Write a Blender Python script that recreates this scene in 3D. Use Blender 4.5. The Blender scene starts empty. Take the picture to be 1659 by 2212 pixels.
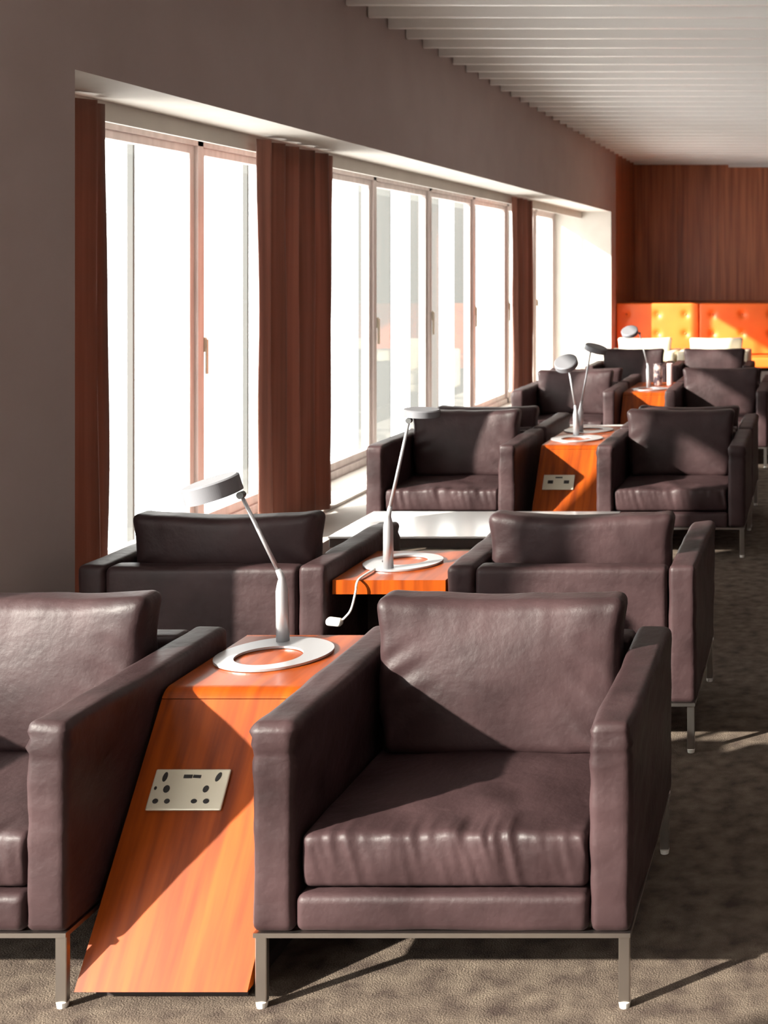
import bpy, bmesh, math, random
from mathutils import Vector, Matrix, noise
random.seed(7)
C = bpy.context.scene.collection
SC = bpy.context.scene

# ------------------------------------------------------------ camera
cd = bpy.data.cameras.new('camera'); cam = bpy.data.objects.new('camera', cd); C.objects.link(cam)
cam.location = (0, 0, 1.58); cam.rotation_euler = (math.pi/2, 0, 0)
cd.sensor_fit = 'HORIZONTAL'; cd.sensor_width = 36; cd.lens = 2840/1659*36
cd.shift_x = -(1767-829.5)/1659; cd.shift_y = -(1106-576)/1659
cd.dof.use_dof = True; cd.dof.focus_distance = 3.6; cd.dof.aperture_fstop = 9
cd.clip_end = 300
SC.camera = cam
# ------------------------------------------------------------ world, sun, exposure
w = bpy.data.worlds.new('world'); SC.world = w; w.use_nodes = True
bg = w.node_tree.nodes['Background']
bg.inputs[0].default_value = (1.0, 0.985, 0.96, 1); bg.inputs[1].default_value = 7.6
sl = bpy.data.lights.new('sun', 'SUN'); sun = bpy.data.objects.new('sun', sl); C.objects.link(sun)
SUN_DIR = Vector((1.0, .81, -.61))
sun.rotation_euler = SUN_DIR.to_track_quat('-Z', 'Y').to_euler(); sun.location = (-8, -6, 8)
sl.energy = 20.5; sl.angle = math.radians(1.2); sl.color = (1.0, .93, .84)
vs = SC.view_settings
vs.view_transform = 'Standard'; vs.look = 'None'; vs.gamma = 1; vs.exposure = 0.0; vs.use_curve_mapping = False

# ------------------------------------------------------------ materials
def mat(name, col, rough=.5, metal=0, spec=.5, coat=0, coat_rough=.1, sheen=0):
    m = bpy.data.materials.new(name); m.use_nodes = True
    b = m.node_tree.nodes['Principled BSDF']
    b.inputs['Base Color'].default_value = (*col, 1); b.inputs['Roughness'].default_value = rough
    b.inputs['Metallic'].default_value = metal; b.inputs['Specular IOR Level'].default_value = spec
    b.inputs['Coat Weight'].default_value = coat; b.inputs['Coat Roughness'].default_value = coat_rough
    if sheen: b.inputs['Sheen Weight'].default_value = sheen
    return m
def noisy(m, c1, c2, scale=(1, 1, 1), nscale=8, detail=6, lo=.3, hi=.7, bump=0, bscale=None, bdist=.002, rough=None, layers=0):
    nt = m.node_tree; n = nt.nodes; l = nt.links; b = n['Principled BSDF']
    tc = n.new('ShaderNodeTexCoord'); mp = n.new('ShaderNodeMapping'); mp.inputs['Scale'].default_value = scale
    l.new(tc.outputs['Object'], mp.inputs['Vector'])
    nz = n.new('ShaderNodeTexNoise'); nz.inputs['Scale'].default_value = nscale; nz.inputs['Detail'].default_value = detail
    l.new(mp.outputs[0], nz.inputs['Vector'])
    cr = n.new('ShaderNodeValToRGB'); cr.color_ramp.elements[0].position = lo; cr.color_ramp.elements[1].position = hi
    cr.color_ramp.elements[0].color = (*c1, 1); cr.color_ramp.elements[1].color = (*c2, 1)
    l.new(nz.outputs['Fac'], cr.inputs['Fac']); l.new(cr.outputs[0], b.inputs['Base Color'])
    if rough:
        mr = n.new('ShaderNodeMapRange'); mr.inputs['To Min'].default_value = rough[0]; mr.inputs['To Max'].default_value = rough[1]
        l.new(nz.outputs['Fac'], mr.inputs['Value']); l.new(mr.outputs[0], b.inputs['Roughness'])
    if bump:
        bp = n.new('ShaderNodeBump'); bp.inputs['Strength'].default_value = bump; bp.inputs['Distance'].default_value = bdist
        if bscale:
            z2 = n.new('ShaderNodeTexNoise'); z2.inputs['Scale'].default_value = bscale; z2.inputs['Detail'].default_value = 5
            l.new(tc.outputs['Object'], z2.inputs['Vector']); l.new(z2.outputs['Fac'], bp.inputs['Height'])
        else: l.new(nz.outputs['Fac'], bp.inputs['Height'])
        l.new(bp.outputs[0], b.inputs['Normal'])
    return m
M = {}
M['wall'] = noisy(mat('taupe_paint', (.2, .16, .145), .85), (.41, .33, .31), (.44, .36, .34), nscale=3, bump=.15, bscale=60)
M['reveal'] = noisy(mat('pale_reveal', (.8, .76, .7), .8), (.54, .50, .455), (.60, .56, .51), nscale=4, bump=.1, bscale=60)
M['ceiling'] = mat('ceiling_paint', (.80, .77, .75), .7)
M['slat'] = noisy(mat('slat_paint', (.7, .66, .63), .34), (.84, .81, .79), (.88, .86, .84), scale=(.3, 4, 4), nscale=5)
M['carpet'] = noisy(mat('carpet', (.15, .12, .09), .98, spec=.1), (.055, .039, .033), (.165, .130, .100), nscale=17, detail=12, lo=.28, hi=.74, bump=.8, bscale=240, bdist=.006)
M['leather'] = noisy(mat('brown_leather', (.06, .035, .033), .42, spec=.24), (.017, .0082, .0088), (.048, .0262, .0275), nscale=5, detail=6, rough=(.42, .58), bump=.35, bscale=34, bdist=.006)
M['wood'] = noisy(mat('orange_wood', (.6, .14, .03),   .38, spec=.2, coat=.10, coat_rough=.18), (.15, .022, .0018), (.36, .066, .0035), scale=(14, 1.1, 1.1), nscale=2.2, detail=9, lo=.3, hi=.72)
M['panel'] = noisy(mat('wood_panelling', (.2, .06, .025), .38), (.26, .068, .028), (.60, .20, .085), scale=(9, 9, .35), nscale=2.3, detail=10, lo=.3, hi=.75)
M['curtain'] = noisy(mat('curtain_cloth', (.2, .08, .05), .8, sheen=.2), (.13, .048, .032), (.40, .155, .105), scale=(6, 6, .12), nscale=2.1, lo=.36, hi=.66, bump=.3, bscale=120)  # upright bands in the cloth colour stand in for fold shading
M['frame'] = noisy(mat('window_frame_paint', (.42, .34, .30), .5), (.48, .41, .39), (.62, .54, .52), scale=(5, 5, .6), nscale=4)
M['bar_refl'] = mat('bar_and_reflection_grey', (.085, .087, .085), .8, spec=.2)
M['chrome'] = mat('brushed_steel', (.55, .52, .49), .28, metal=1)
M['lamp'] = mat('satin_aluminium', (.50, .50, .52), .36, metal=.6)
M['head'] = mat('grey_lamp_head', (.17, .17, .185), .55, metal=.15, spec=.35)
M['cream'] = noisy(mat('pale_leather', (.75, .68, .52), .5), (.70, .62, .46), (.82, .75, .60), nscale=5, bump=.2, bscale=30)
M['lampdark'] = mat('grey_joint', (.10, .10, .10), .4, metal=.5)
M['black'] = mat('dark_void', (.01, .008, .008), .6)
M['darkwood'] = mat('dark_support', (.02, .012, .01), .6)
M['plate'] = mat('brass_plate', (.62, .58, .47), .38, metal=.35)
M['white'] = mat('white_plastic', (.85, .83, .78), .4)
M['orange'] = noisy(mat('orange_leather', (.85, .22, .02), .45), (.80, .135, .014), (.90, .175, .022), nscale=3, bump=.2, bscale=30)
M['orangebutton'] = mat('orange_button', (.6, .10, .01), .5)
M['stone'] = mat('polished_pale_top', (.80, .79, .78), .22, coat=.5, coat_rough=.12)
M['tedge'] = mat('dark_bronze_edge', (.06, .045, .04), .4)
M['cup1'] = noisy(mat('mottled_pale_card', (.7, .5, .45), .5), (.05, .03, .04), (.50, .36, .32), nscale=22, lo=.44, hi=.56)
M['cup2'] = mat('pink_white_card', (.55, .38, .37), .45)
def translucent(m, col, f):
    nt = m.node_tree; n = nt.nodes; l = nt.links; b = n['Principled BSDF']; o = n['Material Output']
    t = n.new('ShaderNodeBsdfTranslucent'); t.inputs[0].default_value = (*col, 1); mx = n.new('ShaderNodeMixShader'); mx.inputs[0].default_value = f
    l.new(b.outputs[0], mx.inputs[1]); l.new(t.outputs[0], mx.inputs[2]); l.new(mx.outputs[0], o.inputs['Surface'])
translucent(M['curtain'], (.36, .14, .08), .18)
def glass():
    m = bpy.data.materials.new('window_glass'); m.use_nodes = True; nt = m.node_tree; n = nt.nodes; l = nt.links
    n.clear(); o = n.new('ShaderNodeOutputMaterial'); mx = n.new('ShaderNodeMixShader'); t = n.new('ShaderNodeBsdfTransparent')
    g = n.new('ShaderNodeBsdfGlossy'); g.inputs['Roughness'].default_value = .02
    lw = n.new('ShaderNodeLayerWeight'); lw.inputs[0].default_value = .5
    pw_ = n.new('ShaderNodeMath'); pw_.operation = 'POWER'; pw_.inputs[1].default_value = 5; l.new(lw.outputs['Facing'], pw_.inputs[0])
    f = n.new('ShaderNodeMapRange'); f.inputs['To Min'].default_value = .02; f.inputs['To Max'].default_value = .35; l.new(pw_.outputs[0], f.inputs['Value'])
    t.inputs[0].default_value = (.97, .98, .97, 1)
    l.new(f.outputs[0], mx.inputs[0]); l.new(t.outputs[0], mx.inputs[1]); l.new(g.outputs[0], mx.inputs[2]); l.new(mx.outputs[0], o.inputs[0])
    return m
M['glass'] = glass()

# ------------------------------------------------------------ helpers
def link(name, bm, m, parent=None, smooth=False, loc=None, rot=None):
    me = bpy.data.meshes.new(name); bmesh.ops.recalc_face_normals(bm, faces=bm.faces[:]); bm.to_mesh(me); bm.free()
    for mm in (m if isinstance(m, (list, tuple)) else [m]): me.materials.append(mm)
    if smooth:
        for p in me.polygons: p.use_smooth = True
    o = bpy.data.objects.new(name, me); C.objects.link(o)
    if parent: o.parent = parent
    if loc: o.location = loc
    if rot: o.rotation_euler = rot
    return o
def thing(name, label, cat, loc=(0, 0, 0), rz=0, group=None):
    o = bpy.data.objects.new(name, None); C.objects.link(o); o.empty_display_size = .1
    o.location = loc; o.rotation_euler = (0, 0, rz); o['label'] = label; o['category'] = cat
    if group: o['group'] = group
    return o
def tag(o, label, cat, group=None):
    o['label'] = label; o['category'] = cat
    if group: o['group'] = group
    return o
def struct(o): o['kind'] = 'structure'; return o
def box(bm, x0, x1, y0, y1, z0, z1, mi=0):
    v = [bm.verts.new((x, y, z)) for x in (x0, x1) for y in (y0, y1) for z in (z0, z1)]
    for f in ((0, 1, 3, 2), (4, 6, 7, 5), (0, 4, 5, 1), (2, 3, 7, 6), (0, 2, 6, 4), (1, 5, 7, 3)):
        fc = bm.faces.new([v[i] for i in f]); fc.material_index = mi
    return bm
def B(*a): return box(bmesh.new(), *a)
def bevel(bm, w, seg=2):
    bmesh.ops.bevel(bm, geom=bm.edges[:], offset=w, segments=seg, affect='EDGES', profile=.5); return bm
def prism(bm, pts, x0, x1):            # profile of (y,z) points extruded along x
    a = [bm.verts.new((x0, y, z)) for y, z in pts]; b = [bm.verts.new((x1, y, z)) for y, z in pts]
    n = len(pts)
    bm.faces.new(a); bm.faces.new(list(reversed(b)))
    for i in range(n): bm.faces.new((a[i], b[i], b[(i+1) % n], a[(i+1) % n]))
    return bm
def tube(bm, pts, radii, n=16, cap=True):
    pts = [Vector(p) for p in pts]; rings = []; up = None
    for i, p in enumerate(pts):
        t = (pts[min(i+1, len(pts)-1)] - pts[max(i-1, 0)]).normalized()
        if up is None: up = t.orthogonal().normalized()
        up = (up - t*up.dot(t)).normalized(); s = t.cross(up)
        r = radii[i] if isinstance(radii, (list, tuple)) else radii
        rings.append([bm.verts.new(p + (up*math.cos(a) + s*math.sin(a))*r) for a in [2*math.pi*k/n for k in range(n)]])
    for a, b in zip(rings, rings[1:]):
        for k in range(n): bm.faces.new((a[k], a[(k+1) % n], b[(k+1) % n], b[k]))
    if cap: bm.faces.new(list(reversed(rings[0]))); bm.faces.new(rings[-1])
    return bm
def lathe(bm, prof, n=96):
    rings = [[bm.verts.new((r*math.cos(2*math.pi*k/n), r*math.sin(2*math.pi*k/n), z)) for k in range(n)] for r, z in prof]
    for a, b in zip(rings, rings[1:]):
        for k in range(n): bm.faces.new((a[k], a[(k+1) % n], b[(k+1) % n], b[k]))
    bm.faces.new(list(reversed(rings[0]))); bm.faces.new(rings[-1]); return bm
def soft(size, r, step, disp=None, off=(0, 0, 0), er=3):
    """rounded box with a fine grid, points moved by disp(p, n)"""
    h = [s/2 for s in size]; axes = []
    for i in range(3):
        rr = min(r, h[i]); inner = 2*(h[i]-rr); k = max(1, round(inner/step))
        c = [-h[i] + rr*j/er for j in range(er)] + [-h[i]+rr + inner*j/k for j in range(k+1)] + [h[i]-rr + rr*(j+1)/er for j in range(er)]
        axes.append(sorted(set(round(q, 6) for q in c)))
    bm = bmesh.new(); cache = {}
    def vert(p):
        key = tuple(round(q, 6) for q in p)
        if key in cache: return cache[key]
        inn = Vector([max(-(h[i]-min(r, h[i])), min(h[i]-min(r, h[i]), p[i])) for i in range(3)])
        o = Vector(p) - inn; q = Vector(p); nn = Vector(p).normalized()
        if o.length > 1e-7: nn = o.normalized(); q = inn + nn*min(r, *h)
        if disp: q = disp(q, nn, h)
        q = q + Vector(off)
        cache[key] = bm.verts.new(q); return cache[key]
    for ax in range(3):
        u, v = [(1, 2), (2, 0), (0, 1)][ax]
        for s in (-h[ax], h[ax]):
            s = round(s, 6)
            for i in range(len(axes[u])-1):
                for j in range(len(axes[v])-1):
                    q = []
                    for (a, b) in ((i, j), (i+1, j), (i+1, j+1), (i, j+1)):
                        p = [0, 0, 0]; p[ax] = s; p[u] = axes[u][a]; p[v] = axes[v][b]; q.append(vert(p))
                    try: bm.faces.new(q if s > 0 else q[::-1])
                    except ValueError: pass
    return bm
def ss(a, b, x):
    t = max(0, min(1, (x-a)/(b-a))); return t*t*(3-2*t)
N = lambda x, y, z: noise.noise(Vector((x, y, z)))

# ------------------------------------------------------------ setting
XW, XG, ZH, ZS, ZC = -2.60, -3.35, 2.27, .13, 3.017
ZN = 2.62                                 # head of the nearer unseen recess, raised to keep its shade off the chairs
XR, YB, YE, YJ = 4.6, -4.6, 18.6, 16.9
D0, D1 = 4.60, 16.52                      # main window recess
E0, E1 = -4.2, 3.68                       # unseen recess nearer the camera, added to bring sun onto the near chairs
struct(link('floor', B(XW-1.0, XR+.2, YB-.2, YE+.2, -.1, 0), M['carpet']))
cl = bmesh.new(); box(cl, XW-.9, XR+.2, YB-.2, YE+.2, ZC+.2, ZC+.3)
ceiling = struct(link('ceiling', cl, M['ceiling']))
k = 0; d = 7.24-13*.3525
while d < YE-.05:
    sb = bevel(B(XW+.004, XR-.01, d-.017, d+.017, ZC, ZC+.2), .004, 1)
    link('slat', sb, M['slat'], ceiling); d += .3525
wl = bmesh.new()
def wallbox(*a): box(wl, *a)
wallbox(XG-.15, XW, E1, YJ, ZH, ZC+.3); wallbox(XG-.15, XW, YB, E1, ZN, ZC+.3)
wallbox(XG-.15, XW, YB, YJ, 0, ZS)
wallbox(XG-.15, XW, E1, D0, ZS, ZH)
wallbox(XG-.15, XW, D1, YJ, ZS, ZH)
wallbox(XG-.15, XW, YB, E0, ZS, ZN)
bmesh.ops.recalc_face_normals(wl, faces=wl.faces[:])
for f in wl.faces: f.material_index = 0 if f.normal.x > .5 else 1  # room-facing sides taupe, all other sides paler
struct(link('wall_left', wl, [M['wall'], M['reveal']]))
struct(link('wall_corner', B(XG-.15, XW, YJ, YE, 0, ZC+.3), M['panel']))['kind'] = 'structure'
pw = bmesh.new(); box(pw, XW, XR, YE, YE+.15, 0, ZC+.3)
for i in range(12):
    x = XW+.02+i*.6; box(pw, x, x+.594, YE-.012, YE, 1.10, ZC+.14)
struct(link('wall_back', pw, M['panel']))
struct(link('wall_right', B(XR, XR+.15, YB, YE, 0, ZC+.3), M['wall']))
struct(link('wall_front', B(XG-.15, XR+.15, YB-.15, YB, 0, ZC+.3), M['wall']))
struct(link('trim_1', B(-1.26, XR, YE-.10, YE-.012, ZC-.035, ZC+.02), M['ceiling']))
struct(link('trim_2', bevel(B(XW, XR, YJ+.16, YE-.012, 0, 1.10), .004, 1), M['panel']))
tr = bmesh.new()
for a, b, zh in ((D0, D1, ZH), (E0, E1, ZN)): box(tr, -2.99, -2.97, a+.002, b-.002, zh-.083, zh-.001)
struct(link('trim_3', tr, M['reveal']))                     # curtain pelmet under the head
tr = bmesh.new()
for a, b in ((D0, D1), (E0, E1)): box(tr, -3.02, -2.90, a+.002, b-.002, ZS+.001, ZS+.02)
struct(link('trim_4', tr, M['reveal']))                     # low ledge strip
# windows: bays of 1.4 m
def window(n, y0, y1, zh=ZH):
    bm = bmesh.new(); fz0, fz1 = ZS+.002, zh-.002
    box(bm, XG-.04, XG+.05, y0, y0+.03, fz0, fz1); box(bm, XG-.04, XG+.05, y1-.03, y1, fz0, fz1)
    box(bm, XG-.04, XG+.05, y0, y1, fz0, fz0+.05); box(bm, XG-.04, XG+.05, y0, y1, fz1-.045, fz1)
    w_ = struct(link('window_%d' % n, bm, M['frame']))
    s = bmesh.new(); a, b = y0+.031, y1-.031; c, e = fz0+.051, fz1-.046; t = .052
    box(s, XG-.02, XG+.03, a, a+t, c, e); box(s, XG-.02, XG+.03, b-t, b, c, e)
    box(s, XG-.02, XG+.03, a+t, b-t, c, c+t); box(s, XG-.02, XG+.03, a+t, b-t, e-t*.8, e)
    sash = link('sash', s, M['frame'], w_)
    link('pane', B(XG, XG+.005, a+t, b-t, c+t, e-t*.8), M['glass'], w_)
    h = bmesh.new(); box(h, XG+.03, XG+.055, a+.012, a+.036, 1.12, 1.20); box(h, XG+.05, XG+.065, a+.014, a+.034, 1.0, 1.19)
    link('handle', bevel(h, .004), M['plate'], sash)
n = 1
ys = [D0, 5.63, 7.03, 8.43, 9.80, 11.2, 12.62, 14.0, 15.4, D1]
for a, b in zip(ys, ys[1:]): window(n, a, b); n += 1
ys2 = [E0, -2.2, .05, 2.43, E1]  # unseen bays, mullions spaced to keep their shadows off chairs and table
for a, b in zip(ys2, ys2[1:]): window(n, a, b, ZN); n += 1
fn = bmesh.new()
for y, dp in ((6.62, .03), (7.95, .03), (9.26, .03), (10.60, .26), (11.95, .26), (13.25, .22), (14.7, .03), (16.1, .03)): box(fn, XG-.10-dp, XG-.10, y, y+.02, -.4, 2.6)
struct(link('trim_5', fn, M['bar_refl']))                        # strips outside the glass; wide ones stand in for grey reflections in panes
# curtains
def curtain(y0, y1, nf, label, x=-2.918, amp=.040):
    bm = bmesh.new(); n = nf*14; rows = 14; g = []
    for j in range(rows+1):
        z = ZS+.025 + (ZH-.025-ZS-.025)*j/rows; row = []
        for i in range(n+1):
            t = i/n; ph = t*nf*2*math.pi + .5*N(t*3, z*.6, y0)
            a = amp*(.8+.4*N(t*4, y0, 1))*(1+.25*(1-j/rows))
            row.append(bm.verts.new((x + a*math.sin(ph) + .012*N(t*9, z*1.5, y0*3), y0+(y1-y0)*t + .012*math.sin(2*ph), z)))
        g.append(row)
    for j in range(rows):
        for i in range(n): bm.faces.new((g[j][i], g[j][i+1], g[j+1][i+1], g[j+1][i]))
    o = link('curtain', bm, M['curtain'], smooth=True)
    md = o.modifiers.new('thickness', 'SOLIDIFY'); md.thickness = .006
    tag(o, label, 'curtain', 'brown curtains along the window recess')
curtain(4.64, 5.38, 4, 'brown curtain at the near end of the window, against the taupe wall')
curtain(6.84, 7.89, 5, 'wide brown curtain hanging in the middle of the window row')
curtain(12.55, 13.42, 4, 'narrow-looking brown curtain near the far end of the windows')

# ------------------------------------------------------------ armchairs
CH = 'leather armchairs in the lounge'
def armchair(label, cx, front, face=1, hi=1.0, res=.02, cushion_drop=0.0, seed=0, W=.81, skin='leather'):
    """face=1: faces the camera (-Y), front edge of arms at depth `front`; face=-1: rear at depth `front`"""
    D, aw = .77, .092
    root = thing('armchair', label, 'armchair', (cx, front + D/2, 0), 0 if face == 1 else math.pi, CH)
    L = M[skin]; hw = W/2; z0, z1 = .163, .61
    for s in (-1, 1):
        def dsp(p, n, h, s=s):
            q = p.copy(); wz = ss(.10, .21, p.z); fr = ss(-.20, -.375, p.y) if p.y < 0 else 0
            amp = .0022 + .006*wz*ss(-.30, -.385, p.y)
            q += n*amp*(N(p.x*9+seed, p.y*9, p.z*22+s*5)*1.3)
            q += n*(.0038*math.sin(p.z*190+3*N(p.x*14, seed, s)) * ss(.13, .17, p.z)*(1-ss(.195, .215, p.z))*ss(-.34, -.38, p.y))
            q += n*(.0045*N(p.y*3+seed, p.z*3, s*7) if abs(n.x) > .7 else 0)
            q.z += .004*N(p.y*6, seed, s*3)*ss(.15, .21, p.z)
            return q
        link('arm', soft((aw, D, z1-z0), .020, res, dsp, (s*(hw-aw/2), 0, (z0+z1)/2)), L, root, True)
    iw = W-2*aw-.002
    def drail(p, n, h): return p + n*(.003*N(p.x*7+seed, p.y*5, 3))
    link('front_rail', soft((iw, .10, .080), .018, res, drail, (0, -D/2+.053, z0+.040)), L, root, True)
    link('seat_deck', B(-iw/2, iw/2, -D/2+.105, D/2-.09, z0+.005, z0+.05), M['black'], root)
    def dback(p, n, h):
        q = p + n*(.004*N(p.x*5+seed, p.z*5, 9)); return q
    link('back_shell', soft((iw, .085, z1-z0-.006), .02, res, dback, (0, D/2-.043, (z0+z1)/2-.003)), L, root, True)
    # seat cushion
    def dseat(p, n, h):
        q = p.copy(); fx = 1-(p.x/h[0])**2; fy = 1-(p.y/h[1])**2
        if n.z > 0: q.z += .016*max(0, fx)*max(0, fy)*n.z + n.z*.006*N(p.x*5+seed, p.y*5, 2)
        fr = ss(-.10, -h[1]+.01, p.y)
        crown = max(0, 1-abs(p.x)/h[0])
        wr = N(p.x*26+seed*3+p.z*7, 4.1, p.z*3); wr2 = N(p.x*52-seed+p.z*9, 1.7, p.z*5)
        rid = (1-abs(wr)*2.4)*.6 + wr2*.35
        a = ss(-h[1]+.05, -h[1]+.005, p.y)
        q.y -= a*(.014*rid*(.35+.65*ss(-h[2], h[2], p.z))) + a*.006*(1-(p.z/h[2])**2)
        q.z += .0075*rid*ss(-h[1]+.11, -h[1]+.01, p.y)*(1 if n.z > 0 else .2)*(.5+crown)
        dg = math.sin((p.x*.8+p.y*.55+.05*seed)*38+3*N(p.x*3, p.y*3, seed))
        q.z += .0035*dg*max(0, n.z)*ss(.02, -.2, p.y)*ss(-.2, 0, p.x)*(1-ss(.1, .2, p.x))
        q.x += (.004*N(p.y*8, p.z*8, seed))
        return q
    link('seat_cushion', soft((iw-.012, .60, .116), .015, res*.5, dseat, (0, -.058, .306)), L, root, True)
    # back cushion
    bh = .385-cushion_drop
    def dbk(p, n, h):
        q = p.copy(); fx = max(0, 1-(p.x/h[0])**2); fz = max(0, 1-(p.z/h[2])**2)
        q.y += n.y*.022*fx*fz
        q.z -= .014*fx*ss(0, h[2], p.z)
        up = ss(.0, h[2], p.z)
        q.y += -.01*n.y*0 + .06*(p.z/h[2])*.5
        q.y += .020*(abs(p.x)/h[0])**2*up*-1
        s1 = N(p.x*24+seed, p.z*2.5, 8.3)*.0035*ss(.02, h[2], p.z)
        s2 = math.sin((p.z*1.25+abs(p.x)*.9)*60+4*N(p.x*4, p.z*4, seed+2))*.0048*ss(.12, .29, abs(p.x))*ss(.16, -.05, p.z)
        s3 = N(p.x*4+seed, p.z*6, 5)*.005
        q.y += -(s1+s2+s3)
        q.z += .004*N(p.x*10, seed, 0)*up
        q.x += .012*p.x/h[0]*ss(.4*h[2], h[2], p.z)*1.0 - .02*p.x/h[0]*(1-ss(-h[2], -.2*h[2], p.z))
        return q
    bc = soft((iw-.02, .115, bh), .03, res*.6, dbk, (0, .165, .365+bh/2))
    link('back_cushion', bc, L, root, True)
    fb = bmesh.new(); t = .010
    box(fb, -hw+.004, hw-.004, -D/2+.004, -D/2+.03, z0-t, z0); box(fb, -hw+.004, hw-.004, D/2-.03, D/2-.004, z0-t, z0)
    box(fb, -hw+.004, -hw+.03, -D/2+.03, D/2-.03, z0-t, z0); box(fb, hw-.03, hw-.004, -D/2+.03, D/2-.03, z0-t, z0)
    link('base_frame', fb, M['chrome'], root)
    for sx in (-1, 1):
        for sy in (-1, 1):
            x, y = sx*(hw-.018), sy*(D/2-.018)
            lg = link('leg', bevel(B(x-.012, x+.012, y-.008, y+.008, .012, z0-t), .0015, 1), M['chrome'], root)
            g = bmesh.new(); bmesh.ops.create_cone(g, cap_ends=True, segments=16, radius1=.011, radius2=.013, depth=.0118, matrix=Matrix.Translation((x, y, .0061)))
            link('glide', g, M['white'], lg)
    return root
XL, XRt = -2.0, -.80
armchair('brown leather armchair cut off by the left edge, facing us, nearest window side', XL, 2.79, seed=1.3, res=.016)
armchair('large nearest brown leather armchair facing us, right of the wood table with the socket plate', XRt, 2.79, seed=4.7, res=.013)
armchair('brown leather armchair turned away from us in front of the first curtain', XL, 4.26, face=-1, seed=2.2, res=.02)
armchair('brown leather armchair turned away from us, directly behind the nearest whole chair', XRt, 4.26, face=-1, seed=6.1, res=.02)
armchair('brown armchair facing us beside the window, behind the leaning lamp of the second table', XL-.05, 7.13, seed=7.9, res=.022)
armchair('brown armchair facing us on the aisle, right of the second orange table front', XRt, 7.13, seed=3.4, res=.022)
armchair('brown armchair turned away, its arm showing behind the window-side chair with two lamps beside it', XL-.05, 7.96, face=-1, seed=5.5, res=.04, cushion_drop=.03)
armchair('brown armchair turned away, almost hidden behind the aisle chair right of the second orange table', XRt, 7.96, face=-1, seed=8.8, res=.04, cushion_drop=.03)
armchair('brown armchair facing us behind the crossed lamp arms, beside the farthest curtain', XL, 10.3, seed=9.1, res=.035, cushion_drop=.02)
armchair('brown armchair facing us on the aisle, right of the farthest orange table', XRt, 10.3, seed=2.9, res=.035, cushion_drop=.0)
armchair('brown armchair turned away, its arm showing left of the farthest lamp', XL, 11.14, face=-1, seed=1.9, res=.05, cushion_drop=.04)
armchair('brown armchair turned away, mostly hidden behind the farthest aisle chair', XRt, 11.14, face=-1, seed=6.6, res=.05, cushion_drop=.04)
armchair('brown armchair facing us with a top edge below the left sunlit chair back', -1.88, 12.85, seed=3.1, res=.05)
armchair('brown armchair facing us with a top edge below the right sunlit chair back', -1.055, 12.85, seed=5.2, res=.05)
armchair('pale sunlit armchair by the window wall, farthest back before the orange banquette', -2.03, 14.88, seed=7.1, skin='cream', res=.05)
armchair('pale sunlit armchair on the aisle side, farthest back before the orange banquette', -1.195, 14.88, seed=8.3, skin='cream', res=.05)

# ------------------------------------------------------------ side tables
def side_table(label, y0, face=1, socket=True, fine=True):
    root = thing('side_table', label, 'side table', (-1.40, y0, 0), 0 if face == 1 else math.pi, 'sloping wooden side tables between the chairs')
    hw = .1845; zt, th = .557, .046
    by, bz, ty = .0, .035, .39
    ang = math.atan2(zt-bz, ty-by); nx, nz = math.sin(ang), -math.cos(ang)    # inward normal (y,z)
    # tabletop with rounded nose
    r = .05; s = r*math.tan((ang)/2)
    arc = []; cy, cz = ty+s, zt-r
    for i in range(9):
        a = math.pi/2 + ang*i/8; arc.append((cy+r*math.cos(a), cz+r*math.sin(a)))
    e = arc[-1]; inner = (e[0]+nx*th, e[1]+nz*th)
    prof = [(.85, zt)] + arc + [inner, (cy+.03, zt-th), (.85, zt-th)]
    link('tabletop', prism(bmesh.new(), prof, -hw, hw), M['wood'], root)
    prof = [(by, bz), (by+.03, bz), (inner[0]-.0005, inner[1]-.0015), (e[0]-.0005, e[1]-.0015)]
    fp = link('front_panel', prism(bmesh.new(), prof, -hw, hw), M['wood'], root)
    link('support', B(-hw+.03, hw-.03, .56, .60, .03, zt-th-.001), M['darkwood'], root)
    link('plinth', B(-hw+.02, hw-.02, .05, .62, .0, .034), M['darkwood'], root)
    if socket:
        # plate in the plane of the sloping panel
        t = Vector((0, ty-by, zt-bz)).normalized(); nrm = Vector((0, -(zt-bz), ty-by)).normalized()
        c = Vector((-.057, by, bz)) + t*((.366-bz)/t.z)
        mt = Matrix((( 1, t.x, nrm.x, c.x), (0, t.y, nrm.y, c.y), (0, t.z, nrm.z, c.z), (0, 0, 0, 1)))
        pb = bevel(B(-.087, .087, -.046, .046, .0005, .008), .003, 2); pb.transform(mt)
        pl = link('power_socket', pb, M['plate'], root)
        pl['label'] = 'pale brass double socket plate with dark pin holes'
        def slot(x, y, a, b_, rot=0, rnd=True):
            q = bmesh.new()
            if rnd: bmesh.ops.create_cone(q, cap_ends=True, segments=18, radius1=1, radius2=1, depth=.002); q.transform(Matrix.Diagonal((a/2, b_/2, 1, 1)))
            else: box(q, -a/2, a/2, -b_/2, b_/2, -.001, .001)
            q.transform(Matrix.Rotation(rot, 4, 'Z')); q.transform(Matrix.Translation((x, y, .0082))); q.transform(mt)
            o = link('pin_hole', q, M['black'], pl)
        if fine:
            slot(-.061, .028, .011, .022, -.1); slot(-.050, .001, .015, .017); slot(-.076, .003, .006, .008)
            slot(-.068, -.026, .013, .011); slot(-.041, -.026, .013, .011)
            slot(-.008, .029, .020, .008, 0, False); slot(.013, .029, .018, .007, -.05, False)
            slot(.063, .028, .011, .022, -.35); slot(.041, .001, .013, .016, -.3)
            slot(.021, -.026, .014, .010); slot(.049, -.026, .014, .011)
        else:
            slot(-.045, .0, .03, .02, 0, False); slot(.045, .0, .03, .02, 0, False); slot(0, .028, .04, .008, 0, False)
    return root
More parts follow.
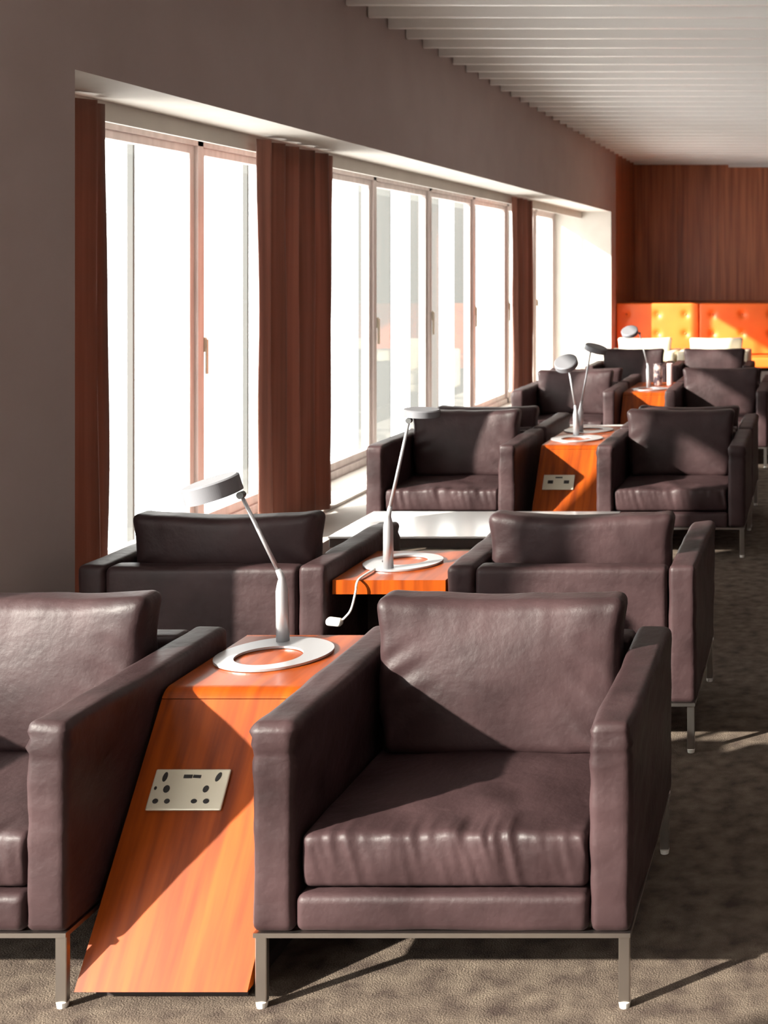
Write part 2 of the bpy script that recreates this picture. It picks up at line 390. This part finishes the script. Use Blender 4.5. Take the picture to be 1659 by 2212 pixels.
side_table('nearest sloping orange wood side table with a pale socket plate on its front', 2.80)
side_table('orange wood side table turned away, showing its top edge above a dark open back', 5.14, face=-1, socket=False)
side_table('second orange wood table front with a small socket plate, under two lamps', 7.14, fine=False)
side_table('wooden side table joined back to back behind the second orange table', 8.85, face=-1, socket=False)
side_table('farthest orange wood side table, carrying one silver lamp', 10.31, socket=False)
side_table('farthest wooden table turned away, carrying two pale cylinders', 12.04, face=-1, socket=False)

# ------------------------------------------------------------ coffee tables
def coffee_table(label, x0, x1, y0, y1):
    root = thing('coffee_table', label, 'coffee table', ((x0+x1)/2, (y0+y1)/2, 0), 0, 'low coffee tables between facing chairs')
    a, b = (x1-x0)/2, (y1-y0)/2
    link('tabletop', bevel(B(-a, a, -b, b, .392, .402), .002, 1), M['stone'], root)
    link('edge_frame', bevel(B(-a+.004, a-.004, -b+.004, b-.004, .352, .391), .002, 1), M['tedge'], root)
    for sx in (-1, 1):
        for sy in (-1, 1): link('leg', B(sx*(a-.03)-.015, sx*(a-.03)+.015, sy*(b-.03)-.015, sy*(b-.03)+.015, 0, .351), M['chrome'], root)
coffee_table('low coffee table with a pale shiny top behind the second lamp', -2.14, -.95, 5.74, 6.33)
coffee_table('low pale-topped coffee table beyond the crossed lamps', -2.14, -.95, 9.22, 9.8)

# ------------------------------------------------------------ lamps
def desk_lamp(label, base, pole, elbow, wrist, head, nrm, ring_off=(0, 0), R=.14, Rh=.075, T=.034, cable=None):
    bx, by = base; zt = .558
    root = thing('desk_lamp', label, 'lamp', (bx, by, zt), 0, 'silver reading lamps on the side tables')
    loc = lambda p: Vector(p) - Vector((bx, by, zt))
    # oval base plate with an off-centre hole
    bm = bmesh.new(); n = 72; th = .006; L = []
    for zz in (0, th):
        o_ = []; i_ = []
        for k in range(n):
            a = 2*math.pi*k/n; ex = 1 + .10*math.cos(a-math.radians(35))**2
            o_.append(bm.verts.new((R*ex*math.cos(a), R*1.10*math.sin(a), zz+.0005)))
            i_.append(bm.verts.new((ring_off[0]+R*.63*math.cos(a), ring_off[1]+R*.62*math.sin(a), zz+.0005)))
        L.append((o_, i_))
    for k in range(n):
        j = (k+1) % n
        bm.faces.new((L[1][0][k], L[1][0][j], L[1][1][j], L[1][1][k])); bm.faces.new((L[0][0][k], L[0][1][k], L[0][1][j], L[0][0][j]))
        bm.faces.new((L[0][0][k], L[0][0][j], L[1][0][j], L[1][0][k])); bm.faces.new((L[0][1][k], L[1][1][k], L[1][1][j], L[0][1][j]))
    link('base', bm, M['lamp'], root)
    p = loc(pole); e = loc(elbow); w_ = loc(wrist); hd = loc(head)
    d1 = (e-p); up = [p+Vector((0, 0, .0065)), p+d1*.5, p+d1*.80, p+d1*.92, e, e+(w_-e)*.10]
    link('pole', tube(bmesh.new(), up, [.0175, .0168, .0165, .0125, .0095, .007], 20), M['lamp'], root, True)
    link('arm', tube(bmesh.new(), [e+(w_-e)*.08, e+(w_-e)*.5, w_], [.0062, .0055, .005], 12), M['lamp'], root, True)
    hb = lathe(bmesh.new(), [(.002, T/2), (Rh*.93, T/2), (Rh, T/2-.004), (Rh, -T/2), (Rh-.004, -T/2), (Rh-.006, -T/2+.008), (.002, -T/2+.009)])
    q = Vector(nrm).normalized().to_track_quat('Z', 'Y').to_matrix().to_4x4(); hb.transform(Matrix.Translation(hd) @ q)
    h_ = link('lamp_head', hb, M['head'], root)
    for pp in h_.data.polygons: pp.use_smooth = False
    link('joint', tube(bmesh.new(), [w_-Vector((0, .010, 0)), w_+Vector((0, .010, 0))], .010, 14), M['lampdark'], root)
    if cable:
        pts = [loc(c) for c in cable]; sm = []
        for i in range(len(pts)-1):
            a, b = pts[max(i-1, 0)], pts[min(i+2, len(pts)-1)]
            for t in (0, .25, .5, .75):
                P0, P1, P2, P3 = a, pts[i], pts[i+1], b
                sm.append(.5*((2*P1)+(-P0+P2)*t+(2*P0-5*P1+4*P2-P3)*t*t+(-P0+3*P1-3*P2+P3)*t**3))
        sm.append(pts[-1])
        cb = link('cable', tube(bmesh.new(), sm, .0038, 8), M['white'], root, True)
        pb = soft((.052, .032, .026), .011, .012); pb.transform(Matrix.Translation(pts[-1]+Vector((-.018, 0, 0))) @ Matrix.Rotation(.12, 4, 'Y'))
        link('plug', pb, M['white'], cb, True)
    return root
desk_lamp('silver lamp on the nearest table, its thick round head tilted down left', (-1.43, 3.46), (-1.453, 3.57, .558), (-1.456, 3.57, .735), (-1.562, 3.56, .962), (-1.622, 3.52, .985),
          (-.26, -.10, 1), ring_off=(-.005, -.025), R=.135, Rh=.074, T=.046)
desk_lamp('silver lamp leaning right on the turned-away table, with a white plug hanging behind', (-1.43, 4.535), (-1.448, 4.43, .558), (-1.448, 4.43, .74), (-1.378, 4.43, 1.062), (-1.345, 4.46, 1.085),
          (.05, -.02, 1), ring_off=(.0, .02), R=.122, Rh=.062, T=.024,
          cable=[(-1.49, 4.42, .563), (-1.495, 4.33, .563), (-1.497, 4.272, .556), (-1.50, 4.262, .52), (-1.512, 4.258, .47), (-1.53, 4.255, .445), (-1.545, 4.25, .432)])
desk_lamp('silver lamp with a pale oval head, left one of the crossed pair', (-1.43, 7.80), (-1.455, 7.91, .558), (-1.458, 7.91, .72), (-1.50, 7.90, .985), (-1.50, 7.83, 1.005),
          (-.15, -.75, 1), ring_off=(0, -.02), Rh=.07)
desk_lamp('silver lamp with a dark tilted head, right one of the crossed pair', (-1.43, 8.20), (-1.463, 8.10, .558), (-1.460, 8.10, .72), (-1.40, 8.10, 1.06), (-1.375, 8.14, 1.072),
          (.30, -.12, 1), ring_off=(0, .02), Rh=.07)
desk_lamp('farthest silver lamp with a brightly lit head in front of the orange banquette', (-1.41, 10.98), (-1.425, 11.06, .558), (-1.43, 11.06, .74), (-1.50, 11.05, 1.02), (-1.575, 11.0, 1.035),
          (-.15, -.7, 1), ring_off=(0, -.02), Rh=.07)
def cup(label, x, y, r, h, m):
    o = link('cup', lathe(bmesh.new(), [(r*.9, 0), (r, .01), (r, h-.003), (r*.96, h), (r*.88, h-.002), (r*.85, .012)], 28), m, None, True, (x, y, .5575))
    tag(o, label, 'cup', 'pale cylinders on the farthest table')
cup('mottled pale cylinder just right of the farthest lamp', -1.375, 11.30, .038, .19, M['cup1'])
cup('plain pinkish cylinder, right one of the pair on the farthest table', -1.275, 11.32, .027, .19, M['cup2'])

# ------------------------------------------------------------ banquette
def banquette(label, x0, x1, left):
    y = YJ; root = thing('banquette', label, 'banquette', ((x0+x1)/2, y, 0), 0, 'orange leather banquette units along the end wall')
    hw = (x1-x0)/2-.004; btn = [(bx, bz) for bz in (.965, .72) for bx in ([-.40, .0, .36] if left else [-.36, .02, .39])]
    def d(p, n, h):
        q = p.copy()
        if n.y < -.3:
            for bx, bz in btn:
                r = math.hypot(p.x-bx, p.z+.7825-bz); q.y += .030*math.exp(-(r/.042)**2)
            q.y -= .012*max(0, 1-(p.x/h[0])**2)
        return q
    b = link('backrest', soft((2*hw, .12, .655), .02, .022, d, (0, .065, .7825)), M['orange'], root, True)
    for bx, bz in btn:
        g = bmesh.new(); bmesh.ops.create_uvsphere(g, u_segments=14, v_segments=8, radius=.016); g.transform(Matrix.Translation((bx, .028, bz)))
        link('button', g, M['orangebutton'], b, True)
    link('seat', soft((2*hw, .52, .14), .03, .03, lambda p, n, h: p+n*.004*N(p.x*4, p.y*4, 1), (0, -.262, .38)), M['orange'], root, True)
    link('plinth', B(-hw, hw, -.45, .12, 0, .308), M['darkwood'], root)
banquette('left unit of the orange buttoned leather banquette, against the window wall', -2.598, -1.53, True)
banquette('right unit of the orange buttoned leather banquette with the diagonal sunbeam', -1.53, -.46, False)
